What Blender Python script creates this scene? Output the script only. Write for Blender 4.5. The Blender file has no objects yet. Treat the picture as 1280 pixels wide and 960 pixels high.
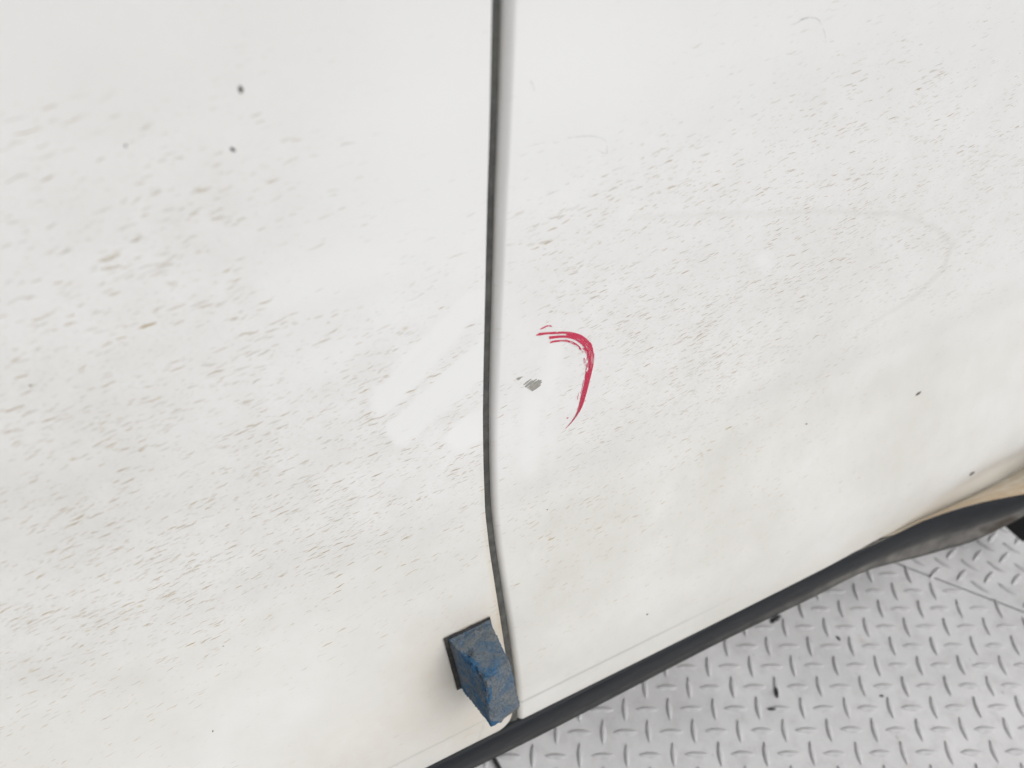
import bpy, bmesh, math, random
import numpy as np
from mathutils import Matrix, Vector, noise as mnoise

random.seed(7); rng = np.random.default_rng(7)
S = bpy.context.scene
C = S.collection

# ------------------------------------------------------------------ camera
# car frame: x along the car (to its rear), y into the car, z up; the lens is above (0, 0)
F_PX = 960.0
HC = 0.61126
MX = np.array([[0.89052162, -0.2971766, 0.34446671],
               [-0.45374343, -0.63507651, 0.62513577],
               [0.03298699, -0.71299642, -0.70039129]])   # columns: image right, image down, view
cam = bpy.data.cameras.new('camera')
cam_o = bpy.data.objects.new('camera', cam); C.objects.link(cam_o)
cam.sensor_fit = 'HORIZONTAL'; cam.sensor_width = 36.0; cam.lens = F_PX / 1280 * 36
cam.clip_start = 0.01; cam.clip_end = 500
m = Matrix.Identity(4)
for r in range(3):
    m[r][0] = MX[r][0]; m[r][1] = -MX[r][1]; m[r][2] = -MX[r][2]
m[2][3] = HC
cam_o.matrix_world = m
cam.dof.use_dof = True; cam.dof.focus_distance = 0.345; cam.dof.aperture_fstop = 8.8
S.camera = cam_o

# ------------------------------------------------------------------ sky, sun, exposure (bright overcast)
SUN_EL, SUN_AZ = math.radians(50), math.radians(146)      # azimuth clockwise from +y
w = bpy.data.worlds.new('World'); S.world = w; w.use_nodes = True
wn = w.node_tree; wn.nodes.clear()
sky = wn.nodes.new('ShaderNodeTexSky'); sky.sky_type = 'NISHITA'; sky.sun_disc = False
sky.sun_elevation = SUN_EL; sky.sun_rotation = SUN_AZ; sky.dust_density = 4.0; sky.air_density = 1.0
hs = wn.nodes.new('ShaderNodeHueSaturation'); hs.inputs['Saturation'].default_value = 0.10
bg = wn.nodes.new('ShaderNodeBackground'); bg.inputs['Strength'].default_value = 0.15
wo = wn.nodes.new('ShaderNodeOutputWorld')
wn.links.new(sky.outputs[0], hs.inputs['Color']); wn.links.new(hs.outputs[0], bg.inputs['Color'])
wn.links.new(bg.outputs[0], wo.inputs['Surface'])
sun = bpy.data.lights.new('sun', 'SUN'); sun.energy = 0.9; sun.angle = math.radians(45); sun.color = (1.0, 0.985, 0.96)
sun_o = bpy.data.objects.new('sun', sun); C.objects.link(sun_o)
sd = Vector((math.sin(SUN_AZ) * math.cos(SUN_EL), math.cos(SUN_AZ) * math.cos(SUN_EL), math.sin(SUN_EL)))
sun_o.rotation_euler = sd.to_track_quat('Z', 'Y').to_euler(); sun_o.location = sd * 5
vs = S.view_settings; vs.view_transform = 'Standard'; vs.look = 'None'; vs.gamma = 1.0; vs.use_curve_mapping = False
vs.exposure = -0.03

# ------------------------------------------------------------------ helpers
def ray(p):
    return MX @ np.array([(p[0] - 640) / F_PX, (p[1] - 480) / F_PX, 1.0])
def at_z(p, z):
    d = ray(p); return d * ((z - HC) / d[2]) + np.array([0, 0, HC])
def at_y(p, y):
    d = ray(p); return d * (y / d[1]) + np.array([0, 0, HC])
def proj(P):
    c = (np.asarray(P, float) - np.array([0, 0, HC])) @ MX
    zc = np.where(c[..., 2] < 0.02, 0.02, c[..., 2])
    return np.stack([c[..., 0] / zc * F_PX + 640, c[..., 1] / zc * F_PX + 480], -1)
def sstep(a, b, x):
    t = np.clip((np.asarray(x, float) - a) / (b - a), 0, 1); return t * t * (3 - 2 * t)

def link_mesh(name, verts, faces, mat, parent=None, smooth=True):
    me = bpy.data.meshes.new(name)
    me.from_pydata([tuple(map(float, v)) for v in verts], [], faces)
    me.update()
    if smooth:
        me.polygons.foreach_set('use_smooth', [True] * len(me.polygons))
    if mat: me.materials.append(mat)
    o = bpy.data.objects.new(name, me); C.objects.link(o)
    if parent: o.parent = parent
    return o
def tag(o, label=None, cat=None, group=None, kind=None):
    if label: o['label'] = label
    if cat: o['category'] = cat
    if group: o['group'] = group
    if kind: o['kind'] = kind
    return o
def box_data(x0, x1, y0, y1, z0, z1):
    v = [(x, y, z) for x in (x0, x1) for y in (y0, y1) for z in (z0, z1)]
    f = [(0, 1, 3, 2), (4, 6, 7, 5), (0, 4, 5, 1), (2, 3, 7, 6), (0, 2, 6, 4), (1, 5, 7, 3)]
    return v, f

class NT:
    """small node-graph writer"""
    def __init__(s, name):
        s.mat = bpy.data.materials.new(name); s.mat.use_nodes = True
        s.t = s.mat.node_tree; s.t.nodes.clear()
        s.out = s.n('ShaderNodeOutputMaterial'); s.b = s.n('ShaderNodeBsdfPrincipled')
        s.l(s.b.outputs[0], s.out.inputs['Surface'])
    def n(s, t, **k):
        nd = s.t.nodes.new(t)
        for a, v in k.items(): setattr(nd, a, v)
        return nd
    def l(s, a, b): s.t.links.new(a, b)
    def put(s, sock, v):
        if hasattr(v, 'is_output'): s.l(v, sock)
        else: sock.default_value = v
    def math(s, op, a, b=0.0, c=0.0, clamp=False):
        nd = s.n('ShaderNodeMath', operation=op, use_clamp=clamp)
        s.put(nd.inputs[0], a); s.put(nd.inputs[1], b); s.put(nd.inputs[2], c)
        return nd.outputs[0]
    def mix(s, fac, a, b):
        nd = s.n('ShaderNodeMix', data_type='RGBA')
        s.put(nd.inputs['Factor'], fac)
        for k, v in (('A', a), ('B', b)):
            sk = [i for i in nd.inputs if i.name == k and i.type == 'RGBA'][0]
            s.put(sk, v if hasattr(v, 'is_output') else (*v, 1.0))
        return [o for o in nd.outputs if o.type == 'RGBA'][0]
    def remap(s, v, a, b, c=0.0, d=1.0, smooth=False):
        nd = s.n('ShaderNodeMapRange', interpolation_type='SMOOTHSTEP' if smooth else 'LINEAR', clamp=True)
        s.put(nd.inputs[0], v)
        for i, q in zip((1, 2, 3, 4), (a, b, c, d)): s.put(nd.inputs[i], q)
        return nd.outputs[0]
    def obj(s): return s.n('ShaderNodeTexCoord').outputs['Object']
    def noise(s, vec, scale, detail=3, rough=0.55, dist=0.0):
        nd = s.n('ShaderNodeTexNoise'); s.put(nd.inputs['Vector'], vec)
        nd.inputs['Scale'].default_value = scale; nd.inputs['Detail'].default_value = detail
        nd.inputs['Roughness'].default_value = rough; nd.inputs['Distortion'].default_value = dist
        return nd.outputs['Fac']
    def xyz(s, v):
        nd = s.n('ShaderNodeSeparateXYZ'); s.l(v, nd.inputs[0]); return nd.outputs
    def comb(s, x, y, z):
        nd = s.n('ShaderNodeCombineXYZ'); s.put(nd.inputs[0], x); s.put(nd.inputs[1], y); s.put(nd.inputs[2], z)
        return nd.outputs[0]
    def attr(s, name):
        return s.n('ShaderNodeAttribute', attribute_name=name).outputs['Fac']
    def bump(s, h, strength, dist):
        nd = s.n('ShaderNodeBump'); nd.inputs['Strength'].default_value = strength
        nd.inputs['Distance'].default_value = dist; s.l(h, nd.inputs['Height'])
        s.l(nd.outputs[0], s.b.inputs['Normal']); return nd
    def set(s, **k):
        for a, v in k.items():
            sk = s.b.inputs[a.replace('_', ' ')]
            s.put(sk, (*v, 1.0) if isinstance(v, tuple) and len(v) == 3 else v)

# ------------------------------------------------------------------ materials
def door_paint(name, angle, seed, fine):
    g = NT(name); P = g.obj(); x, y, z = g.xyz(P)
    ca, sa = math.cos(angle), math.sin(angle)
    u = g.math('ADD', g.math('MULTIPLY', x, ca), g.math('MULTIPLY', z, sa))
    v = g.math('SUBTRACT', g.math('MULTIPLY', z, ca), g.math('MULTIPLY', x, sa))
    dens = g.attr('dirt'); stain = g.attr('stain'); film_shade = g.attr('film_shade')
    wob = g.math('MULTIPLY', g.math('SUBTRACT', g.noise(P, 200, 2, 0.5), 0.5), 0.0020)
    wob2 = g.math('MULTIPLY', g.math('SUBTRACT', g.noise(P, 700, 2, 0.6), 0.5), 0.00055)
    vw = g.math('ADD', g.math('ADD', v, wob), wob2)
    clump = g.remap(g.noise(g.comb(u, g.math('MULTIPLY', v, 1.5), seed), 30, 4, 0.65), 0.40, 0.66)
    clump2 = g.remap(g.noise(g.comb(u, g.math('MULTIPLY', v, 2.5), seed + 3), 110, 2, 0.6), 0.38, 0.62)
    def layer(L, W, sd, k, rmin, rmax, soft, cl, skew=0.0):
        vec = g.comb(g.math('DIVIDE', g.math('ADD', u, g.math('MULTIPLY', vw, skew)), L), g.math('DIVIDE', vw, W), 0.0)
        vo = g.n('ShaderNodeTexVoronoi', voronoi_dimensions='2D', feature='F1')
        add = g.n('ShaderNodeVectorMath', operation='ADD'); g.l(vec, add.inputs[0]); add.inputs[1].default_value = (sd, sd * 1.7, 0.5)
        g.l(add.outputs[0], vo.inputs['Vector']); vo.inputs['Scale'].default_value = 1.0
        r_, g_, b_ = g.xyz(vo.outputs['Color'])
        loc = g.math('MULTIPLY', g.math('MULTIPLY', dens, k), g.math('ADD', 0.10, g.math('MULTIPLY', cl, 0.95)))
        pres = g.math('MULTIPLY', g.math('SUBTRACT', loc, r_), 6.0, clamp=True)
        rad = g.math('ADD', rmin, g.math('MULTIPLY', g.math('POWER', g_, 1.8), rmax - rmin))
        msk = g.remap(vo.outputs['Distance'], rad, g.math('MULTIPLY', rad, soft), 0, 1, smooth=True)
        op = g.math('ADD', 0.35, g.math('MULTIPLY', b_, 0.65))
        return g.math('MULTIPLY', g.math('MULTIPLY', msk, pres), op), b_
    s = fine
    l1, c1 = layer(0.0125 * s, 0.00120 * s, 3.1 + seed, 0.56, 0.10, 0.46, 0.55, clump, 2.4)
    l2, c2 = layer(0.0076 * s, 0.0009 * s, 9.7 + seed, 0.50, 0.12, 0.46, 0.55, clump2, -1.9)
    l3, c3 = layer(0.0040 * s, 0.0009 * s, 17.3 + seed, 0.9, 0.15, 0.46, 0.4, clump, 1.3)
    l4, c4 = layer(0.0200 * s, 0.00115 * s, 23.9 + seed, 0.42, 0.08, 0.40, 0.5, clump, -3.3)
    l5, c5 = layer(0.0062, 0.0034, 31.7 + seed, 0.34, 0.10, 0.36, 0.05, clump2)
    # small round tar dots, everywhere
    vo = g.n('ShaderNodeTexVoronoi', voronoi_dimensions='3D', feature='F1')
    g.l(P, vo.inputs['Vector']); vo.inputs['Scale'].default_value = 62
    rr, gg, bb = g.xyz(vo.outputs['Color'])
    dots = g.math('MULTIPLY', g.remap(vo.outputs['Distance'], g.math('ADD', 0.012, g.math('MULTIPLY', gg, 0.026)), 0.008, 0, 1, smooth=True),
                  g.math('LESS_THAN', rr, g.math('ADD', 0.06, g.math('MULTIPLY', dens, 0.25))))
    # colours
    fn = g.noise(P, 14, 5, 0.6); fn2 = g.noise(P, 70, 4, 0.65); fn3 = g.noise(P, 650, 3, 0.7)
    base = g.mix(g.math('MULTIPLY', g.math('ADD', g.math('MULTIPLY', film_shade, g.remap(fn, 0.3, 0.7, 0.58, 1.0)), g.math('MULTIPLY', g.math('MULTIPLY', dens, g.remap(fn2, 0.35, 0.7)), 0.22)), 0.62),
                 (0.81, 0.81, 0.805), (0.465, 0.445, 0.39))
    base = g.mix(g.math('MULTIPLY', g.math('MULTIPLY', dens, g.remap(fn3, 0.45, 0.75)), 0.14), base, (0.52, 0.505, 0.445))
    base = g.mix(g.math('MULTIPLY', stain, g.remap(g.noise(P, 120, 4, 0.7), 0.3, 0.7, 0.35, 0.8)), base, (0.50, 0.38, 0.23))
    brown = g.mix(c2, (0.20, 0.145, 0.07), (0.36, 0.25, 0.09))
    base = g.mix(g.math('MULTIPLY', l3, 0.20), base, (0.40, 0.315, 0.185))
    base = g.mix(g.math('MULTIPLY', l2, 0.85), base, brown)
    base = g.mix(g.math('MULTIPLY', l1, 1.0), base, g.mix(c1, (0.17, 0.115, 0.05), (0.35, 0.235, 0.08)))
    base = g.mix(g.math('MULTIPLY', l4, 0.95), base, g.mix(c4, (0.17, 0.11, 0.04), (0.37, 0.245, 0.075)))
    base = g.mix(g.math('MULTIPLY', l5, 0.48), base, g.mix(c5, (0.36, 0.285, 0.15), (0.44, 0.335, 0.14)))
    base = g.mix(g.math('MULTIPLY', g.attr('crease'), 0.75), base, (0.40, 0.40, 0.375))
    base = g.mix(g.math('MULTIPLY', dots, 0.75), base, (0.10, 0.095, 0.09))
    g.set(Base_Color=base)
    dirty = g.math('ADD', g.math('MULTIPLY', film_shade, 0.5), dens, clamp=True)  # dirt plus the film with the shade painted into it
    g.set(Roughness=g.remap(g.math('ADD', dirty, g.math('MULTIPLY', fn2, 0.3)), 0.0, 1.2, 0.26, 0.52))
    g.b.inputs['Specular IOR Level'].default_value = 0.45
    return g.mat

def simple(name, col, rough, col2=None, scale=80, bump=0.0, bscale=600, bdist=0.0003, spec=0.5, lo=0.4, hi=0.65):
    g = NT(name); P = g.obj()
    c = (*col, 1.0)
    if col2: c = g.mix(g.remap(g.noise(P, scale, 5, 0.62), lo, hi), col, col2)
    g.put(g.b.inputs['Base Color'], c); g.set(Roughness=rough)
    g.b.inputs['Specular IOR Level'].default_value = spec
    if bump: g.bump(g.noise(P, bscale, 4, 0.65), bump, bdist)
    return g.mat

M_FRONT = door_paint('front_door_paint', math.radians(9.0), 0.0, 0.60)
M_REAR = door_paint('rear_door_paint', math.radians(11.0), 5.0, 0.52)
M_JAMB = simple('dusty_door_seal', (0.06, 0.06, 0.056), 0.85, (0.105, 0.104, 0.096), 190)
M_BLACK = simple('black_underbody', (0.018, 0.018, 0.02), 0.8, (0.03, 0.029, 0.028), 30)
M_PRIMER = simple('bare_primer', (0.27, 0.26, 0.235), 0.65, (0.36, 0.35, 0.32), 700, 0.2, 1500)
M_TYRE = simple('tyre_rubber', (0.022, 0.022, 0.023), 0.75, (0.04, 0.038, 0.035), 60)
M_RIM = simple('wheel_rim_silver', (0.4, 0.4, 0.41), 0.4, (0.25, 0.24, 0.22), 60)
M_SCRAP = simple('black_scrap_rubber', (0.02, 0.02, 0.022), 0.6, (0.05, 0.048, 0.05), 300)
M_SPECK = simple('tar_speck', (0.07, 0.06, 0.06), 0.6, (0.13, 0.11, 0.09), 900)
M_SCUFF = simple('grey_scuff', (0.36, 0.36, 0.36), 0.7, (0.62, 0.62, 0.61), 500)

def mat_trim():
    g = NT('black_sill_rubber'); P = g.obj(); x, y, z = g.xyz(P)
    mud = g.attr('mud')
    n = g.noise(g.comb(g.math('MULTIPLY', x, 0.35), y, z), 140, 5, 0.65)
    c = g.mix(g.remap(n, 0.42, 0.72), (0.006, 0.0075, 0.0105), (0.016, 0.0185, 0.022))
    c = g.mix(g.math('MULTIPLY', mud, g.remap(g.noise(P, 70, 4, 0.6), 0.3, 0.65, 0.45, 1.0)), c, (0.16, 0.15, 0.137))
    c = g.mix(g.attr('clod'), c, (0.045, 0.033, 0.022))
    g.set(Base_Color=c, Roughness=g.remap(n, 0.3, 0.7, 0.45, 0.65)); g.b.inputs['Specular IOR Level'].default_value = 0.25; g.bump(g.noise(P, 900, 3, 0.6), 0.15, 0.0003)
    return g.mat
M_TRIM = mat_trim()

def mat_flange():
    g = NT('rust_stained_flange'); P = g.obj(); x, y, z = g.xyz(P)
    st = g.noise(g.comb(g.math('MULTIPLY', x, 0.3), y, z), 160, 5, 0.65)
    c = g.mix(g.remap(st, 0.4, 0.7), (0.74, 0.70, 0.62), (0.56, 0.46, 0.33))
    c = g.mix(g.math('MULTIPLY', g.attr('rust'), g.remap(g.noise(P, 110, 4, 0.7), 0.3, 0.65, 0.3, 0.95)), c, (0.50, 0.33, 0.15))
    g.set(Base_Color=c, Roughness=0.55)
    return g.mat
M_FLANGE = mat_flange()

def mat_crayon():
    g = NT('red_wax_crayon'); P = g.obj()
    c = g.mix(g.remap(g.noise(P, 1800, 3, 0.7), 0.3, 0.75), (0.54, 0.028, 0.078), (0.66, 0.08, 0.145))
    g.set(Base_Color=c, Roughness=0.55); g.b.inputs['Specular IOR Level'].default_value = 0.3
    return g.mat
M_CRAYON = mat_crayon()

def mat_foam():
    g = NT('blue_foam_dusty'); P = g.obj()
    big = g.noise(P, 95, 5, 0.68, 0.4); fine = g.noise(P, 900, 4, 0.72); mid = g.noise(P, 330, 4, 0.7)
    blue = g.mix(g.remap(fine, 0.3, 0.7), (0.035, 0.095, 0.175), (0.075, 0.19, 0.345))
    dust = g.mix(g.remap(mid, 0.3, 0.7), (0.145, 0.165, 0.18), (0.235, 0.24, 0.232))
    raw = g.attr('raw')
    fac = g.math('SUBTRACT', g.math('ADD', g.remap(big, 0.31, 0.54, 0.40, 1.0), g.math('MULTIPLY', g.math('SUBTRACT', mid, 0.5), 0.9)), g.math('MULTIPLY', raw, 1.5), clamp=True)
    c = g.mix(g.math('MULTIPLY', fac, 0.92), blue, dust)
    c = g.mix(g.math('MULTIPLY', g.remap(g.noise(P, 520, 3, 0.6), 0.66, 0.72), 0.5), c, (0.36, 0.235, 0.13))
    c = g.mix(g.math('MULTIPLY', g.remap(fine, 0.56, 0.68), 0.8), c, (0.02, 0.03, 0.045))
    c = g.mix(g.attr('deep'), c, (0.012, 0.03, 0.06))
    g.set(Base_Color=c, Roughness=0.95); g.b.inputs['Specular IOR Level'].default_value = 0.1
    g.bump(g.math('ADD', fine, g.math('MULTIPLY', mid, 0.8)), 1.0, 0.0016)
    return g.mat
M_FOAM = mat_foam()
M_PAD = simple('black_adhesive_pad', (0.02, 0.02, 0.02), 0.85, (0.055, 0.05, 0.045), 400, 0.5, 1200)

def mat_plate():
    g = NT('galvanised_checker_plate'); P = g.n('ShaderNodeNewGeometry').outputs['Position']
    a = g.noise(P, 9, 6, 0.62); b = g.noise(P, 60, 5, 0.65); c_ = g.noise(P, 420, 4, 0.7)
    c = g.mix(g.remap(a, 0.35, 0.7), (0.62, 0.616, 0.618), (0.48, 0.476, 0.478))
    c = g.mix(g.math('MULTIPLY', g.remap(b, 0.48, 0.75), 0.5), c, (0.36, 0.35, 0.35))
    c = g.mix(g.math('MULTIPLY', g.remap(c_, 0.5, 0.8), 0.35), c, (0.66, 0.655, 0.665))
    c = g.mix(g.math('MULTIPLY', g.remap(g.noise(P, 150, 3, 0.6), 0.69, 0.75), 0.5), c, (0.12, 0.11, 0.10))
    c = g.mix(g.math('MULTIPLY', g.remap(g.noise(P, 33, 3, 0.6), 0.66, 0.74), 0.25), c, (0.33, 0.25, 0.20))
    g.set(Base_Color=c, Roughness=g.remap(b, 0.3, 0.7, 0.55, 0.7)); g.bump(g.math('ADD', b, c_), 0.12, 0.0006)
    return g.mat
M_PLATE = mat_plate()
M_LUG = simple('worn_tread_steel', (0.50, 0.495, 0.498), 0.55, (0.36, 0.355, 0.358), 90)
M_GROUND = simple('dark_ground', (0.16, 0.16, 0.165), 0.8, (0.22, 0.215, 0.21), 3)

# ------------------------------------------------------------------ side profile of the doors
_pz = np.array([.10, .15, .17, .18, .203, .238, .265, .29, .315, .348, .378, .41, .448, .48, .508, .541, .60, .75, .95])
_py = np.array([.150, .152, .154, .1554, .1599, .1706, .1793, .1874, .193, .1956, .1968, .1966, .1959, .1953, .1942, .1937, .193, .197, .215])
_zz = np.linspace(.10, .95, 1701); _yy = np.interp(_zz, _pz, _py)
_k = np.exp(-np.linspace(-2.5, 2.5, 41) ** 2 / 2); _k /= _k.sum()
_yy = np.convolve(np.pad(_yy, 20, mode='edge'), _k, 'valid')
def prof(z): return np.interp(z, _zz, _yy)
def door_y(x, z, rear):
    x = np.asarray(x, float); z = np.asarray(z, float)
    y = prof(z)
    y = y + 0.0006 * np.sin(x * 11 + 1.0) * np.sin(z * 9 + .4)          # very slight waviness of the sheet
    fade = (1 - sstep(.19, .275, x)) if rear else np.ones_like(x)
    zc = .1765 + .009 * np.clip(x - .1, 0, 1)
    y = y + 0.00018 * np.exp(-((z - zc) / .0009) ** 2) * fade
    if rear:
        b = sstep(.33, .53, x)
        y = y + b * .0105 * sstep(.194, .148, z)
    return y
def hit(p, rear, off=0.0):
    d = ray(p); t = np.linspace(.08, 1.2, 9000)
    q = d[None] * t[:, None] + np.array([0, 0, HC])
    i = int(np.argmax(q[:, 1] > door_y(q[:, 0], q[:, 2], rear) - off))
    return q[i]

# lower edge of the rear door: straight, then pulled up along the arch flange
LIP = (((1090, 680), .1575), ((1120, 667), .1575), ((1160, 649), .157), ((1220, 620), .1555), ((1280, 585), .1545), ((1330, 556), .154))
_lip = [hit(p, True) for p, z in LIP]
_lip[0] = _lip[0] * (1, 1, 0) + (0, 0, .1565); _lip[1] = _lip[1] * (1, 1, 0) + (0, 0, min(.156, _lip[1][2]))
_lx = np.array([.10, .36] + [q[0] for q in _lip] + [.615, .65, .70, .78, .88, .98, 1.06, 1.12, 1.17, 1.3])
_lz = np.array([.158, .158] + [q[2] for q in _lip] + [.185, .24, .36, .45, .49, .45, .36, .24, .17, .16])
def z_low_rear(x): return np.interp(x, _lx, _lz)

ZT = .95
rows = np.unique(np.round(np.concatenate([np.arange(.158, .172, .0012), np.arange(.172, .184, .0004), np.arange(.184, .20, .0010),
                       np.arange(.20, .57, .0016), np.arange(.57, ZT + .001, .02)]), 5))
rows = rows[np.r_[True, np.diff(rows) > .0002]]

# ------------------------------------------------------------------ where the dirt lies and shade is painted into the film (measured on the photograph)
def cap(px, a, b, r0, r1=None, soft=5.0):
    a = np.array(a, float); b = np.array(b, float); d = b - a
    t = np.clip(((px - a) @ d) / (d @ d), 0, 1)
    dist = np.linalg.norm(px - (a + t[..., None] * d), axis=-1)
    r = r0 + ((r0 if r1 is None else r1) - r0) * t
    return 1 - sstep(-soft, soft, dist - r)
def blob(px, c, rx, ry, ang=0.0, p=1.0):
    d = px - np.array(c, float); ca, sa = math.cos(ang), math.sin(ang)
    u = (d[..., 0] * ca + d[..., 1] * sa) / rx; v = (-d[..., 0] * sa + d[..., 1] * ca) / ry
    return np.exp(-(u * u + v * v)) * p
def jitter(px, amp, sc):
    n = np.array([[mnoise.noise((x * sc, y * sc, 3.3)), mnoise.noise((x * sc, y * sc, 9.1))] for x, y in px])
    return px + n * amp
def masks_front(P):
    px = proj(P); pj = jitter(px, 9, .03)
    d = 0.30 + np.zeros(len(px))
    for b in (((300, 640), 440, 130, -.30, .50), ((60, 560), 200, 170, 0, .35), ((480, 600), 190, 70, -.3, .50), ((230, 300), 190, 130, -.2, .42),
              ((110, 460), 220, 90, -.3, .35), ((60, 800), 260, 80, -.3, .50), ((500, 430), 130, 90, -.7, .45), ((60, 250), 130, 80, 0, .18)):
        d += blob(pj, *b[:1], b[1], b[2], b[3], b[4])
    d *= 1 - .9 * blob(pj, (540, 120), 150, 190)
    d *= 1 - .6 * blob(pj, (110, 40), 220, 75)
    d *= 1 - .8 * blob(pj, (420, 330), 100, 42, -.25)
    d *= 1 - .6 * blob(pj, (450, 880), 240, 70, -.3)
    wipe = np.zeros(len(px))
    for a, b, r0, r1, st in (((479, 502), (592, 378), 19.5, 19, 1.), ((501, 540), (640, 412), 20, 22, 1.), ((574, 548), (640, 502), 18, 22, 1.),
                             ((520, 380), (400, 455), 15, 22, .6), ((345, 370), (480, 330), 26, 22, .55), ((330, 440), (356, 590), 10, 8, .5),
                             ((170, 270), (250, 400), 16, 10, .4), ((380, 470), (460, 420), 16, 12, .4), ((250, 340), (330, 420), 14, 10, .45)):
        wipe = np.maximum(wipe, cap(jitter(jitter(px, 5, .05), 3, .2), a, b, r0 - 1, (r1 or r0) - 1, 6.5 + 22 * (1 - st)) * st)
    sm = np.array([mnoise.noise(((x * .7 + y * .72) * .12, (x - y) * .012, 7.)) for x, y in px])
    wipe *= 1 - np.clip(.22 * sm, 0, .25)
    d *= 1 - .96 * wipe
    film_shade = .20 + .40 * blob(pj, (60, 720), 420, 260) + .15 * blob(pj, (260, 120), 300, 200) + .16 * blob(pj, (60, 40), 260, 160)  # last blob paints vignette darkening into the upper front corner
    film_shade *= (1 - .65 * wipe) * (1 - .8 * blob(pj, (560, 250), 170, 260))
    film_shade += 1.0 * sstep(.37, .24, P[:, 2])  # heavier film low down, also darkening the flare that catches more light
    d *= 1 + .9 * wipe * (1 - wipe) * 4 * .5
    st = .55 * blob(pj, (600, 785), 26, 22) + .30 * blob(pj, (545, 835), 45, 50) + .30 * blob(pj, (606, 900), 60, 30, -.5) + .18 * blob(pj, (480, 920), 160, 50, -.5)
    st += .45 * np.exp(-((P[:, 0] - .0945) / .0012) ** 2) * sstep(.40, .26, P[:, 2]) + .1 * np.exp(-((P[:, 0] - .094) / .006) ** 2) * sstep(.34, .24, P[:, 2])
    return d, film_shade, st
def masks_rear(P):
    px = proj(P); pj = jitter(px, 9, .03)
    d = 0.22 + np.zeros(len(px))
    for b in (((1000, 330), 280, 130, -.35, .42), ((1220, 210), 180, 160, 0, .34), ((820, 420), 150, 120, -.4, .36), ((900, 480), 180, 80, -.35, .30),
              ((680, 620), 90, 110, 0, .35), ((700, 330), 70, 60, -.2, .40), ((800, 230), 110, 70, -.2, .38), ((1000, 140), 160, 60, -.3, .25),
              ((830, 640), 200, 90, -.5, .16), ((1000, 560), 180, 90, -.4, .10)):
        d += blob(pj, *b[:1], b[1], b[2], b[3], b[4])
    d *= 1 - .9 * blob(pj, (690, 60), 150, 110)
    d *= 1 - .55 * blob(pj, (1160, 480), 190, 90, -.3)
    wipe = np.zeros(len(px))
    for a, b, r0, r1, st in (((664, 500), (662, 585), 15, 11, .8), ((694, 432), (684, 480), 12, 14, .95), ((668, 440), (640, 400), 12, 8, .5), ((682, 510), (690, 580), 6, 4, .6),
                             ((955, 325), (957, 327), 11, 11, .8), ((640, 560), (634, 440), 5, 5, .5)):
        wipe = np.maximum(wipe, cap(jitter(jitter(px, 5, .05), 3, .2), a, b, r0 - 1, (r1 or r0) - 1, 6.5 + 22 * (1 - st)) * st)
    d *= 1 - .96 * wipe
    film_shade = .19 + .22 * blob(pj, (1040, 400), 220, 120, -.4) + .10 * blob(pj, (900, 600), 300, 160)
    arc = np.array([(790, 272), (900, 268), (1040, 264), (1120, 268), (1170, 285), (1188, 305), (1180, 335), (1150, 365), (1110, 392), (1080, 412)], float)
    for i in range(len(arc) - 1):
        film_shade = np.maximum(film_shade, (.50 + .03 * min(i, 6)) * cap(pj * .3 + px * .7, arc[i], arc[i + 1], 4.5, soft=5))
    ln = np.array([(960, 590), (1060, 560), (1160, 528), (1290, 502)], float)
    for i in range(3): film_shade = np.maximum(film_shade, .42 * cap(px, ln[i], ln[i + 1], 1.5, soft=2.5))
    film_shade *= (1 - .65 * wipe) * (1 - .8 * blob(pj, (720, 140), 160, 190))
    film_shade += 1.0 * sstep(.37, .24, P[:, 2])  # low film; its tone also holds back the brighter lit flare
    st = .05 * sstep(.172, .158, P[:, 2]) + .16 * blob(pj, (1060, 690), 130, 14, -.5)
    return d, film_shade, st
def add_attr(o, name, val):
    a = o.data.attributes.new(name, 'FLOAT', 'POINT'); a.data.foreach_set('value', np.clip(val, 0, 1).astype(np.float32))

def corner_cut(z):      # rounded lower rear corner of the front door
    r = .013; t = np.clip((.158 + r - np.asarray(z)) / r, 0, 1); return r * (1 - np.sqrt(1 - t * t * .96)) * .8

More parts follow.
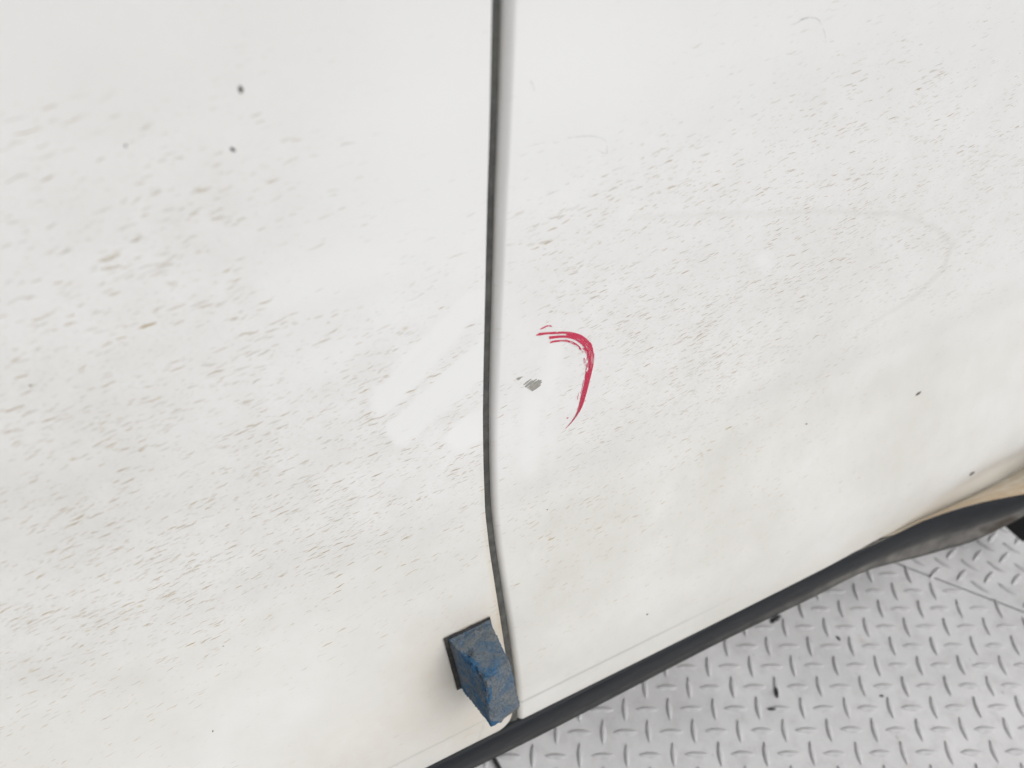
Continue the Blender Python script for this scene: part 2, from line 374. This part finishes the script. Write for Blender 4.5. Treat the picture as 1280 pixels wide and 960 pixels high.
def make_door(name, rear, mat, parent):
    if not rear:
        X1 = .0951
        cols = np.concatenate([np.arange(-.75, -.16, .03), np.arange(-.16, X1 - .003, .0016), [X1 - .0022, X1 - .0014, X1 - .0008, X1 - .0003, X1]])
        edge = [(0.0, .0006), (-.0004, .0012), (-.0012, .0016), (-.006, .0020), (-.016, .0022)]   # folded hem behind the edge (dx, dy)
    else:
        X0, R = .0993, .0036
        cols = np.concatenate([[X0 + R, X0 + R + .0007], np.arange(X0 + R + .0015, .60, .0016), np.arange(.61, 1.30, .015)])
        edge = [(0, .030), (0, .016), (0, .008), (0, .0036), (.0002, .0027), (.0005, .0022), (.0010, .00165), (.0016, .0011), (.0022, .00062), (.0027, .00028), (.0031, .00008)]
    pts = []; zr = rows
    def zmap(x):
        if not rear: return zr
        lo = z_low_rear(x); return lo + (zr - .158) * (ZT - lo) / (ZT - .158)
    columns = []
    if rear:
        for dx, dy in edge:
            z = zmap(X0 + R); k = sstep(.47, .36, z); a_ = np.clip((dx / R), 0, 1); rd = R * (1 - np.sqrt(max(0., 1 - (1 - a_) ** 2))) if dy < .0035 else dy
            columns.append(np.stack([np.full_like(z, X0 + dx), door_y(np.full_like(z, X0 + R), z, True) + dy * (1 - k) + rd * k, z], 1))
        for x in cols:
            z = zmap(x); columns.append(np.stack([np.full_like(z, x), door_y(np.full_like(z, x), z, True), z], 1))
    else:
        cc = corner_cut(zr)
        for x in cols:
            xx = x - cc * sstep(-.02, 1, (x - .06) / (X1 - .06)) if x > .06 else np.full_like(zr, x)
            columns.append(np.stack([np.broadcast_to(xx, zr.shape), door_y(xx, zr, False), zr], 1))
        for dx, dy in edge:
            columns.append(np.stack([X1 + dx - cc, door_y(X1 - cc, zr, False) + dy, zr], 1))
    A = np.stack(columns, 0)                       # column, row, xyz
    bot = [A[:, :1] + np.array([0, dy, dz]) for dy, dz in ((.016, -.0022), (.005, -.0022), (.0018, -.0018), (.0005, -.0009))]
    A = np.concatenate(bot + [A], 1)
    nc, nr = A.shape[:2]; V = A.reshape(-1, 3)
    faces = [(i * nr + j, (i + 1) * nr + j, (i + 1) * nr + j + 1, i * nr + j + 1) for i in range(nc - 1) for j in range(nr - 1)]
    o = link_mesh(name, V, faces, mat, parent)
    near = (V[:, 0] > -.2) & (V[:, 0] < .62) & (V[:, 2] < .62)
    d = np.full(len(V), .35); f = np.full(len(V), .3); s = np.zeros(len(V))
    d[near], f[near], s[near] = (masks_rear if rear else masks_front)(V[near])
    if rear:
        e = V[:, 0] < X0 + R * .9
        s = np.where(e, np.maximum(s, .25 * sstep(X0 + R, X0, V[:, 0])), s); d = np.where(e, .15, d)
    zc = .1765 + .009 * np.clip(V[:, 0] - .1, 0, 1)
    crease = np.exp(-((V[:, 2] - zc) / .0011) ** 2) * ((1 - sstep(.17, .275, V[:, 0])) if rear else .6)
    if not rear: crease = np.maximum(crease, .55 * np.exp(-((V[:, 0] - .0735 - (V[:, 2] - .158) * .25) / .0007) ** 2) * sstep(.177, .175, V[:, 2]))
    add_attr(o, 'crease', crease); add_attr(o, 'dirt', d); add_attr(o, 'film_shade', f); add_attr(o, 'stain', s)
    return o

# ------------------------------------------------------------------ floor of chequered plates
GR, GF = box_data(-30, 30, -30, 30, -.3, -.012)
tag(link_mesh('ground', GR, GF, M_GROUND, None, False), kind='structure')
seam0 = at_z((1110, 700), 0)[:2]; seam1 = at_z((1280, 765), 0)[:2]
sdir = (seam1 - seam0) / np.linalg.norm(seam1 - seam0); snor = np.array([-sdir[1], sdir[0]])   # towards the second plate
if snor[0] < 0: snor = -snor
def plate(name, sgn):
    g = .0008; base = seam0 + snor * g * sgn
    p = [base - sdir * 2.2, base + sdir * 2.2, base + sdir * 2.2 + snor * sgn * 2.2, base - sdir * 2.2 + snor * sgn * 2.2]
    if sgn < 0: p = p[::-1]
    bev = .0003; cen = sum(p) / 4
    v = [(*q, -.006) for q in p] + [(*q, -bev) for q in p] + [(*(q + (cen - q) / np.linalg.norm(cen - q) * bev * 1.4), 0) for q in p]
    f = [(8, 9, 10, 11)] + [(k + i, k + (i + 1) % 4, k + 4 + (i + 1) % 4, k + 4 + i) for k in (0, 4) for i in range(4)]
    o = link_mesh(name, v, f, M_PLATE, None, False); tag(o, kind='structure'); return o
plate_a = plate('floor_plate', -1); plate_b = plate('floor_plate', 1)

def lug_data(L=.0186, W=.0044, Hh=.0014):
    n = 7; ts = np.linspace(-1, 1, n); v = []; f = []
    rings = [(1.28, 1.06, -.0002), (1.0, .98, .18), (.72, .92, .66), (.34, .84, .97)]
    for wk, lk, hk in rings:
        up = [(t * L / 2 * lk, (1 - abs(t) ** 2.0) * W / 2 * wk + .00005, hk * Hh if hk > 0 else hk) for t in ts]
        lo = [(x, -y, z) for x, y, z in up[::-1]]
        v += up + lo
    m_ = 2 * n
    for r in range(len(rings) - 1):
        for i in range(m_): f.append((r * m_ + (i + 1) % m_, r * m_ + i, (r + 1) * m_ + i, (r + 1) * m_ + (i + 1) % m_))
    k = (len(rings) - 1) * m_
    for i in range(n - 1): f.append((k + i + 1, k + i, k + m_ - 1 - i, k + m_ - 2 - i))
    return v, f
LV, LF = lug_data()
lug_me = bpy.data.meshes.new('tread_lug'); lug_me.from_pydata(LV, [], LF); lug_me.update()
lug_me.polygons.foreach_set('use_smooth', [True] * len(lug_me.polygons)); lug_me.materials.append(M_LUG)
def lay_lugs(pl, o, a, b, ang_even, ang_odd, side, n):
    seen, far = [], []
    for i in range(-n, n + 1):
        for j in range(-n, n + 1):
            c = o + a * i + b * j
            if (c - seam0) @ snor * side < .004: continue
            if abs(c[0] - .3) > 1.1 or abs(c[1] - .1) > .8: continue
            px = proj(np.array([c[0], c[1], 0.0]))
            e = (i + j) % 2 == 0
            ang = ang_even if e else ang_odd
            inview = -25 < px[0] < 1305 and -25 < px[1] < 985 and px[1] > 905 - (px[0] - 640) * .50 and c[1] < .30
            (seen if inview else far).append((c, ang))
    seen.sort(key=lambda t: t[0] @ t[0])
    far += seen[300:]; seen = seen[:300]
    for c, ang in seen:
        l = bpy.data.objects.new('tread_lug', lug_me); C.objects.link(l); l.parent = pl
        l.location = (c[0] + random.uniform(-.0003, .0003), c[1] + random.uniform(-.0003, .0003), 0)
        l.rotation_euler = (0, 0, ang + random.uniform(-.02, .02)); l.scale = (random.uniform(.95, 1.05), random.uniform(.9, 1.1), random.uniform(.85, 1.1))
    V = []; Fc = []; lv = np.array(LV)
    for c, ang in far:
        ca, sa = math.cos(ang), math.sin(ang); k = len(V)
        V += [(c[0] + x * ca - y * sa, c[1] + x * sa + y * ca, z) for x, y, z in LV]
        Fc += [tuple(q + k for q in f) for f in LF]
    if V: tag(link_mesh('tread_pattern', V, Fc, M_LUG, pl), kind='stuff')
    return len(seen)
A1 = np.array([.0162044, -.0078370]); B1 = np.array([-.0088173, -.0151779]); O1 = at_z((1104.7, 858.0), 0)[:2] - B1      # (row 1, col 0) is a lengthwise lug
lay_lugs(plate_a, O1, A1, B1, math.atan2(B1[1], B1[0]), math.atan2(A1[1], A1[0]), -1, 70)
A2 = np.array([.00545, -.0168]); B2 = np.array([.0158, .0040]); O2 = np.array([.58500609, .13054373])
lay_lugs(plate_b, O2, A2, B2, math.atan2(B2[1], B2[0]), math.atan2(A2[1], A2[0]), 1, 70)

# ------------------------------------------------------------------ the car
car = bpy.data.objects.new('car', None); C.objects.link(car); car.location = (0, 0, 0)
tag(car, 'dirty white car side with two doors, black sill strip and a red crayon mark', 'car')
front = make_door('front_door', False, M_FRONT, car); front['label'] = 'white front door with brown dirt streaks and clean finger wipes'
rear = make_door('rear_door', True, M_REAR, car); rear['label'] = 'white rear door with red crayon curve and chipped paint'

# jamb behind the gap
zz = np.arange(.135, .95, .01); V = []; Fc = []
for x, dy in ((.085, .0065), (.090, .0045), (.0950, .0032), (.0985, .0027), (.0998, .0030)):
    V += [(x, float(prof(z)) + dy, z) for z in zz]
n = len(zz)
Fc = [(i * n + j, (i + 1) * n + j, (i + 1) * n + j + 1, i * n + j + 1) for i in range(4) for j in range(n - 1)]
link_mesh('door_seal', V, Fc, M_JAMB, car)
v, f = box_data(-.78, .60, .185, 1.6, .125, .150); link_mesh('underbody', v, f, M_BLACK, car, False)
v, f = box_data(-.78, 1.34, .262, 1.6, .152, 1.1); link_mesh('body_shell', v, f, M_BLACK, car, False)
v, f = box_data(.622, .627, .137, .40, .025, .24); link_mesh('arch_shade_panel', v, f, M_BLACK, car, False)  # upright black panel, added to make the corner under the arch dark

# sill strip
topP = [(-.78, .1526, .1552), (-.2, .1527, .1552), (.0, .1527, .1552)] + [tuple(at_z(p, .1552)) for p in ((640, 911.5), (760, 849.5), (880, 788.5), (1000, 725), (1080, 687.5), (1120, 669.5), (1155, 653), (1185, 642), (1211, 634), (1245, 626), (1280, 619.5))]
topP += [(.556, .1275, .160), (.60, .124, .185)]
midP = [(-.78, .1506, .133), (-.2, .1507, .133), (.0, .1508, .133)] + [tuple(at_z(p, z)) for p, z in (((665, 918), .133), ((780, 857), .133), ((890, 800), .133), ((1000, 745), .133), ((1080, 707), .133), ((1127, 686.5), .132), ((1150, 678), .132), ((1174, 669), .132), ((1204, 661), .133), ((1234, 652), .134), ((1280, 636), .138))]
midP += [(.565, .128, .146), (.61, .126, .17)]
botP = [(-.78, .1522, .1265), (-.2, .1522, .1265), (.0, .1522, .1265)] + [tuple(at_z(p, z)) for p, z in (((672, 921), .1265), ((790, 860), .1265), ((900, 803), .1265), ((1010, 750), .126), ((1080, 715), .124), ((1125, 702), .120), ((1150, 696), .116), ((1180, 687.5), .113), ((1210, 679), .112), ((1236, 668), .114), ((1280, 645), .122))]
botP += [(.575, .131, .130), (.615, .130, .155)]
def resample(P, n):
    P = np.array(P, float); t = np.r_[0, np.cumsum(np.linalg.norm(np.diff(P, axis=0), axis=1))]; t /= t[-1]
    return P
def dens(P, k=6):
    P = np.array(P, float); out = []
    for i in range(len(P) - 1):
        p0 = P[max(i - 1, 0)]; p1 = P[i]; p2 = P[i + 1]; p3 = P[min(i + 2, len(P) - 1)]
        l = max(np.linalg.norm(p2 - p1), 1e-6); m1 = (p2 - p0) * l / max(np.linalg.norm(p2 - p0), 1e-6); m2 = (p3 - p1) * l / max(np.linalg.norm(p3 - p1), 1e-6)
        for s_ in np.linspace(0, 1, k, endpoint=False):
            h = [2 * s_**3 - 3 * s_**2 + 1, s_**3 - 2 * s_**2 + s_, -2 * s_**3 + 3 * s_**2, s_**3 - s_**2]
            out.append(h[0] * p1 + h[1] * m1 + h[2] * p2 + h[3] * m2)
    out.append(P[-1]); return np.array(out)
T, Mi, Bo = dens(topP, 8), dens(midP, 8), dens(botP, 8)
V = []; mud = []; clod = []
for t, mi, bo in zip(T, Mi, Bo):
    wdt = np.linalg.norm(bo - mi)
    tk = .020 - .0188 * float(sstep(.33, .41, t[0]))
    ring = [(t + (0, tk, .0005 - .004 * (tk < .01)), 0), (t + (0, min(.0030, tk * .8), .0003), 0), (t + (0, .0006, -.0002), 0), (t + (0, -.0004, -.0018), 0), (t * .62 + mi * .38 + (0, -.0008, 0), .0), (t * .25 + mi * .75 + (0, -.0004, 0), .08), (mi, .3),
            (mi * .75 + bo * .25 + (0, .0006, 0), .85), (mi * .5 + bo * .5 + (0, .0008, 0), .95), (mi * .2 + bo * .8 + (0, .0004, 0), .95), (bo, .55), (bo + (0, .0020, -.0006), .2), (bo + (0, .02, .001), 0)]
    for q, u in ring:
        V.append(q); mud.append(u * (.3 + .7 * float(sstep(.24, .42, q[0])))); p = proj(np.array(q)); p = p + np.array([mnoise.noise((p[0] * .06, p[1] * .06, 1.)), mnoise.noise((p[0] * .06, p[1] * .06, 5.))]) * 7
        clod.append(float(cap(p, (1232, 664), (1266, 650), 3, 6, 3.)) if u > .1 else 0)
nr = 13
Fc = [(i * nr + j, i * nr + j + 1, (i + 1) * nr + j + 1, (i + 1) * nr + j) for i in range(len(T) - 1) for j in range(nr - 1)]
tr = link_mesh('sill_strip', V, Fc, M_TRIM, car); add_attr(tr, 'mud', np.array(mud)); add_attr(tr, 'clod', np.array(clod))

# rust-stained flange between the rear door's lip and the strip, where the arch flares out
up = [tuple(at_z((1000, 722), .1565)), tuple(at_z((1030, 707), .1562)), tuple(at_z((1060, 691), .1558))] + [tuple(at_y((p[0], p[1] - 4), q[1] + .0035)) for (p, z), q in zip(LIP, _lip)]
lo = [tuple(at_z(p, .1552) + (0, .001, .0006)) for p in ((1000, 727), (1030, 711.5), (1060, 696), (1090, 683), (1120, 669.5), (1155, 653), (1211, 634), (1280, 619.5), (1330, 611))]
U, Lw = dens(up, 6), dens(lo, 6); V = []; ru = []
for a, b in zip(U, Lw):
    V += [a + (0, .016, .016)]; ru.append(.2)
    for s_ in np.linspace(0, 1, 9):
        V.append(a * (1 - s_) + b * s_ + np.array([0, .0015 * math.sin(math.pi * s_), -.0010 * math.sin(math.pi * s_)])); ru.append(.95 * max(0, (s_ - .35) / .65) ** 1.2 * float(sstep(.38, .5, a[0])) + .25 * (1 - s_) ** 6)
Fc = [(i * 10 + j, i * 10 + j + 1, (i + 1) * 10 + j + 1, (i + 1) * 10 + j) for i in range(len(U) - 1) for j in range(9)]
fl = link_mesh('arch_flange', V, Fc, M_FLANGE, car); add_attr(fl, 'rust', np.array(ru)); fl['label'] = 'cream flange stained with rust above the black strip'

# wheel behind the arch, out of the picture to the rear
def lathe(name, prof_, cx, cy, cz, mat, parent, n=48):
    V = [(cx + r * math.cos(2 * math.pi * i / n), cy + yy, cz + r * math.sin(2 * math.pi * i / n)) for i in range(n) for r, yy in prof_]
    k = len(prof_)
    Fc = [(i * k + j, i * k + j + 1, ((i + 1) % n) * k + j + 1, ((i + 1) % n) * k + j) for i in range(n) for j in range(k - 1)]
    return link_mesh(name, V, Fc, mat, parent)

# ------------------------------------------------------------------ marks on the rear door
def on_rear(p, off): return hit(p, True, off)
def on_front(p, off): return hit(p, False, off)
Z7 = lambda pts: [(660 + x / 6.4, 395 + y / 6.4) for x, y in pts]
outer = dens([(*q, 0) for q in Z7([(82, 132), (200, 124), (330, 124), (425, 148), (490, 198), (524, 262), (529, 340), (515, 430), (491, 530), (462, 640), (432, 730), (392, 800), (342, 862), (285, 915)])], 16)
inner = dens([(*q, 0) for q in Z7([(125, 236), (200, 212), (300, 205), (372, 230), (425, 285), (440, 340), (442, 400), (438, 470), (428, 550), (404, 650), (392, 735), (365, 805), (325, 865), (280, 918)])], 16)
NS = len(outer); V = []; Fc = []
NL = 30; wl = .42
surf = [[None] * NS for _ in range(2)]
O3 = [on_rear(q[:2], .00012) for q in outer]; I3 = [on_rear(q[:2], .00012) for q in inner]
def present(w, t):
    n1 = mnoise.noise((w * 17.0, t * 7.0, 4.2)); n2 = mnoise.noise((w * 41.0, t * 26.0, 8.8)); n3 = mnoise.noise((w * 60, t * 120, 1.1))
    core = .42 - 1.15 * max(0, w - .42) * (1.0 if t > .30 else .7)
    if t > .52: core = .60 - 2.2 * max(0, w - (.50 - .1 * (t - .5)))
    if t < .30:
        core = .6 if .03 < w < .20 + t * .3 else (.55 if .40 < w < .62 + .1 * t and t > .05 else (.20 if .84 < w and t > .05 else -.5))
        if .20 + t * .3 <= w <= .40 and t > .14: core = .35
    if t > .92: core -= (t - .92) * 7
    if w < .06: core -= .25
    return core + n1 * .62 + n2 * .55 + n3 * .25 > 0.12
for li in range(NL):
    w0 = (li + .5) / NL; jt = random.uniform(-.01, .01)
    dw = .62 / NL
    prev = False
    for i in range(NS):
        t = i / (NS - 1); w_ = min(1, max(0, w0 + .012 * mnoise.noise((li * 3.1, t * 9, 0))))
        wa, wb = w_ - dw, w_ + dw
        ok = present(w0, t)
        if ok:
            a = O3[i] * (1 - wa) + I3[i] * wa; b = O3[i] * (1 - wb) + I3[i] * wb
            lift = np.array([0, -.00006 * random.random() - .00004 * (li % 3), 0])
            V += [a + lift, b + lift]
            if prev: k = len(V) - 4; Fc.append((k, k + 1, k + 3, k + 2))
        prev = ok
# separate short strokes above the main curve
for pts in ([(98, 106), (120, 95), (150, 82), (190, 84)], [(104, 104), (130, 92), (160, 78), (186, 80)], [(65, 157), (85, 152), (120, 148)], [(66, 154), (88, 146), (130, 142)], [(405, 615), (400, 640), (393, 668)], [(310, 820), (322, 812)], [(455, 682), (462, 676)]):
    q = Z7(pts); pr = False
    for i, p in enumerate(dens([(*a, 0) for a in q], 6)):
        hw = .55 + .25 * random.random()
        a = on_rear((p[0], p[1] - hw), .00015); b = on_rear((p[0] + hw * .4, p[1] + hw), .00015); V += [a, b]
        if pr and random.random() > .18: k = len(V) - 4; Fc.append((k, k + 1, k + 3, k + 2))
        pr = True
cm = link_mesh('crayon_mark', V, Fc, M_CRAYON, rear); cm['label'] = 'red wax crayon curve drawn around the paint chip'

# paint chip: slanting slivers where the white has come off
V = []; Fc = []
def sliver(p0, p1, h0, h1):
    d = np.array(p1, float) - np.array(p0, float); nrm = np.array([-d[1], d[0]]) / np.linalg.norm(d); k = len(V); N = 8
    for i in range(N + 1):
        s_ = i / N; c = np.array(p0) + d * s_; wd = (h0 * (1 - s_) + h1 * s_) * (.35 + .65 * math.sin(math.pi * min(1, max(0, s_ * .86 + .07)))) + random.uniform(-.12, .12)
        V.append(on_rear(c - nrm * wd, .00008)); V.append(on_rear(c + nrm * wd, .00008))
        if i: q = k + 2 * i - 2; Fc.append((q, q + 1, q + 3, q + 2))
Q = lambda x, y: (600 + x / 5.333, 380 + y / 5.333)
for a, b, h0, h1 in (((290, 540), (342, 500), 1.2, .7), ((300, 552), (352, 508), 1.2, .9), ((303, 556), (378, 500), 1.1, 1.), ((315, 562), (396, 505), 1.3, 1.4), ((325, 568), (410, 508), 1.5, 1.5), ((335, 574), (411, 520), 1.5, 1.5), ((343, 580), (405, 538), 1.3, 1.2)):
    sliver(Q(*a), Q(*b), h0, h1)
ch = link_mesh('paint_chip', V, Fc, M_PRIMER, rear)
V = []; Fc = []
sliver(Q(243, 500), Q(284, 484), 1.3, .5); sliver(Q(250, 506), Q(272, 492), 1.5, .8)
link_mesh('paint_chip', V, Fc, M_PRIMER, rear)

# scuffs: thin grey rubbed lines
def scuff(pts, hw, rearp=True):
    V = []; Fc = []; D = dens([(*a, 0) for a in pts], 8); n_ = len(D); pr = False
    for i, p in enumerate(D):
        t = i / (n_ - 1); d = D[min(i + 1, n_ - 1)] - D[max(i - 1, 0)]; d = d[:2] / np.linalg.norm(d[:2]); nr_ = np.array([-d[1], d[0]])
        w_ = hw * (math.sin(math.pi * (t * .94 + .03)) ** .7) * (.6 + .5 * random.random())
        if mnoise.noise((p[0] * .12, p[1] * .12, 2.)) < -.42: pr = False; continue
        V += [hit(p[:2] - nr_ * w_, rearp, .00006), hit(p[:2] + nr_ * w_, rearp, .00006)]
        if pr: k = len(V) - 4; Fc.append((k, k + 1, k + 3, k + 2))
        pr = True
    link_mesh('scuff', V, Fc, M_SCUFF, rear if rearp else front)
scuff([(987, 31), (996, 29), (1003, 24), (1014, 22), (1022, 24), (1027, 31)], .9)
scuff([(1028, 34), (1031, 42), (1032, 54)], .5)
scuff([(655, 184), (690, 176), (735, 170), (752, 173), (759, 180), (758, 190)], .35)
scuff([(748, 188), (757, 192), (760, 188)], .5)
scuff([(675, 247), (690, 241), (700, 237)], .45)
scuff([(662, 100), (667, 108), (668, 116)], .5)
scuff([(920, 209), (930, 205), (938, 202)], .5)

def speck(p, rx, ry, ang, rearp=True):
    V = []; Fc = []; n_ = 10
    for k, (s_, h) in enumerate(((1, .00003), (.6, .00022))):
        for i in range(n_):
            a = 2 * math.pi * i / n_; j = 1 + .22 * mnoise.noise((i * 1.7, p[0], k))
            dx, dy = rx * math.cos(a) * s_ * j, ry * math.sin(a) * s_ * j
            V.append(hit((p[0] + dx * math.cos(ang) - dy * math.sin(ang), p[1] + dx * math.sin(ang) + dy * math.cos(ang)), rearp, h))
    Fc = [(i, (i + 1) % n_, n_ + (i + 1) % n_, n_ + i) for i in range(n_)] + [tuple(range(n_, 2 * n_))]
    link_mesh('tar_speck', V, Fc, M_SPECK, rear if rearp else front)
for p, rx, ry, an in (((301, 112), 5.2, 3.6, 1.2), ((291, 187), 4.4, 2.4, .6), ((157, 182), 1.6, 2.2, 0), ((38, 482), 1.6, 1.4, 0),
                      ((266, 914), .9, 1.5, 0.2)):
    speck(p, rx, ry, an, False)
for p, rx, ry, an in (((1148, 492), 4.6, 1.4, -.62), ((1215, 592), 4.4, 1.5, -.62), ((809, 768), 1.2, 1.1, 0), ((1008, 530), 1.5, .9, 0),
                      ((684, 637), .8, .8, 0)):
    speck(p, rx, ry, an, True)

# ------------------------------------------------------------------ blue foam block stuck on the front door's edge
foam = bpy.data.objects.new('foam_block', None); C.objects.link(foam); foam.location = (.078, .168, .232)
tag(foam, 'small worn blue foam block stuck on the front door edge beside the gap', 'foam block')
bk = {k: on_front(p, .0011) for k, p in dict(tl=(560, 799), tr=(612, 773.5), bl=(577, 860)).items()}
bk['br'] = bk['bl'] + (bk['tr'] - bk['tl'])
nn = np.array([0, -.954, .299])
fr = {'tl': bk['tl'] + nn * .0325 + (.0055, 0, 0), 'tr': bk['tr'] + nn * .030 + (-.0030, 0, 0), 'bl': bk['bl'] + nn * .0322 + (.0022, 0, .0004), 'br': bk['br'] + nn * .0280 + (-.0020, 0, 0)}
N = 44
bm = bmesh.new(); lay = {}
def tri(u, v, s_):
    q = lambda d: (d['bl'] * (1 - u) + d['br'] * u) * (1 - v) + (d['tl'] * (1 - u) + d['tr'] * u) * v
    return q(bk) * (1 - s_) + q(fr) * s_
cen = tri(.5, .5, .5); Vk = {}; V = []; Fc = []; UVW = []
def gv(i, j, k):
    key = (i, j, k)
    if key not in Vk: Vk[key] = len(V); V.append(tri(i / N, j / N, k / N)); UVW.append((i / N, j / N, k / N))
    return Vk[key]
for i in range(N):
    for j in range(N):
        Fc.append((gv(i, j, 0), gv(i, j + 1, 0), gv(i + 1, j + 1, 0), gv(i + 1, j, 0)))
        Fc.append((gv(i, j, N), gv(i + 1, j, N), gv(i + 1, j + 1, N), gv(i, j + 1, N)))
        Fc.append((gv(0, i, j), gv(0, i, j + 1), gv(0, i + 1, j + 1), gv(0, i + 1, j)))
        Fc.append((gv(N, i, j), gv(N, i + 1, j), gv(N, i + 1, j + 1), gv(N, i, j + 1)))
        Fc.append((gv(i, 0, j), gv(i + 1, 0, j), gv(i + 1, 0, j + 1), gv(i, 0, j + 1)))
        Fc.append((gv(i, N, j), gv(i, N, j + 1), gv(i + 1, N, j + 1), gv(i + 1, N, j)))
V = np.array(V); raw = []; deep = []
for n_, (u, v, s_) in enumerate(UVW):
    p = V[n_]; d = p - cen; d = d / np.linalg.norm(d)
    e = sorted([min(u, 1 - u), min(v, 1 - v), min(s_, 1 - s_)])
    edge = math.exp(-(e[1] / .07) ** 2)                       # close to a long edge
    f1 = mnoise.noise(Vector(p) * 160); f2 = mnoise.noise(Vector(p) * 520); f3 = mnoise.noise(Vector(p) * 1300)
    amp = .0005 * f1 + .00035 * f2 + .00022 * f3
    lf = math.exp(-((u) / .16) ** 2) * s_ + .8 * math.exp(-(u / .2) ** 2) * math.exp(-((v - .05) / .2) ** 2)   # torn on the side towards the front of the car
    amp += edge * (-.0009 + .0005 * f2 + .0003 * f3) + lf * (.0011 * f2 + .0013 * f1 + .0006 * f3 - .0003)
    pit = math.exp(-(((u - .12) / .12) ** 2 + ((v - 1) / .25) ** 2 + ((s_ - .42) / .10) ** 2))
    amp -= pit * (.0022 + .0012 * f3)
    cw0 = math.exp(-((u / .3) ** 2 + (v / .3) ** 2)) * s_
    V[n_] = p + d * amp * (0.25 if s_ < .04 else 1) * (1 - .75 * cw0)
    cw = math.exp(-((u / .22) ** 2 + (v / .20) ** 2)) * float(sstep(.55, 1, s_))
    V[n_] = V[n_] + np.array([.0004, .0012, .0042]) * cw
    front_low = sstep(.55, .95, s_) if v > .97 else 0
    raw.append(.22 * edge * (s_ > .05) * (1 + f1) + .55 * (lf > .25) * (f1 + .4) + .50 * front_low * (f1 * .8 + .75) * (1 if u < .97 else .5) + .35 * pit - (.35 if s_ > .97 and f1 < .25 else 0) - .3 * (v > .97) * (s_ < .45))
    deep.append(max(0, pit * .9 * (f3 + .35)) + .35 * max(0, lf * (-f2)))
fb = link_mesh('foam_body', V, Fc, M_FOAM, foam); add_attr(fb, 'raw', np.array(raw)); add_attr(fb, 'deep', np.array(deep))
bpy.context.view_layer.update()
# thin black pad behind it, a little larger
pad = {'tl': (554.5, 798.5), 'tr': (612.5, 771), 'bl': (571.5, 863), 'br': (628, 836)}
cr = [pad['tl'], pad['tr'], pad['br'], pad['bl']]; V = []; n_ = 10
for h in (.00005, .0012):
    for k in range(4):
        for i in range(n_):
            t = i / n_; p = np.array(cr[k]) * (1 - t) + np.array(cr[(k + 1) % 4]) * t + np.array([mnoise.noise((k * 9 + i * .9, h * 900, 0)), mnoise.noise((k * 9 + i * .9, 3, h))]) * .9
            V.append(on_front(p, h) if h > .001 else on_front(p, h))
k = 4 * n_
Fc = [(i, (i + 1) % k, k + (i + 1) % k, k + i) for i in range(k)] + [tuple(range(k, 2 * k)), tuple(range(k))[::-1]]
link_mesh('adhesive_pad', V, Fc, M_PAD, foam, False)
for o in foam.children:
    o.matrix_parent_inverse = Matrix.Translation(-Vector(foam.location))

# ------------------------------------------------------------------ bits lying on the plates
def scrap(p, L, W, ang, label, zb=.0003, h=.0012):
    c = at_z(p, zb); V = []; n_ = 14
    for s_, hh in ((1, 0), (.93, h * .7), (.6, h)):
        for i in range(n_):
            a = 2 * math.pi * i / n_; j = 1 + .38 * mnoise.noise((i * .9, p[0] * .37, 0))
            x, y = L / 2 * math.cos(a) * s_ * j, W / 2 * math.sin(a) * s_ * j
            V.append((x * math.cos(ang) - y * math.sin(ang), x * math.sin(ang) + y * math.cos(ang), hh + (.0004 * mnoise.noise((i, p[1], s_)) if s_ < 1 else 0)))
    Fc = [(r * n_ + i, r * n_ + (i + 1) % n_, (r + 1) * n_ + (i + 1) % n_, (r + 1) * n_ + i) for r in (0, 1) for i in range(n_)] + [tuple(range(2 * n_, 3 * n_))]
    o = link_mesh('black_scrap', V, Fc, M_SCRAP); o.location = c
    tag(o, label, 'scrap', 'black scraps lying on the floor plate')
aA = math.atan2(A1[1], A1[0]); aB = math.atan2(B1[1], B1[0])
scrap((969, 774), .0135, .0046, aA + .5, 'ragged black smear-shaped scrap on the plate close beside the sill strip')
scrap((971, 866), .0085, .0027, aB, 'short black scrap lying lengthwise on the end of a raised tread', .0010)
scrap((965, 886.5), .0065, .0022, aA, 'thin black scrap lying crosswise at the tip of a raised tread', .0008)
scrap((1048, 798), .0045, .0022, aB + .5, 'crumbled dark grey scrap between treads under the rear door', .0002, .0007)
scrap((1102, 870), .0032, .0020, aA, 'tiny dark crumb on the plate farthest from the sill strip', .0002, .0008)
# black strip end showing under the sill
pa, pb = at_z((614, 940), .004), at_z((628, 966), .004); d = (pb - pa) / np.linalg.norm(pb - pa); sdv = np.array([-d[1], d[0], 0]) * .0014
V = []
for i in range(6):
    q = pa + (pb - pa) * i / 5
    V += [q - sdv + (0, 0, -.003), q - sdv * .8 + (0, 0, .0004), q + sdv * .8 + (0, 0, .0006), q + sdv + (0, 0, -.003)]
Fc = [(4 * i + j, 4 * i + j + 1, 4 * i + j + 5, 4 * i + j + 4) for i in range(5) for j in range(3)] + [(0, 3, 2, 1), (20, 21, 22, 23)]
o = link_mesh('black_strip', V, Fc, M_SCRAP); tag(o, 'narrow black rubber strip lying on the floor below the front door', 'rubber strip')
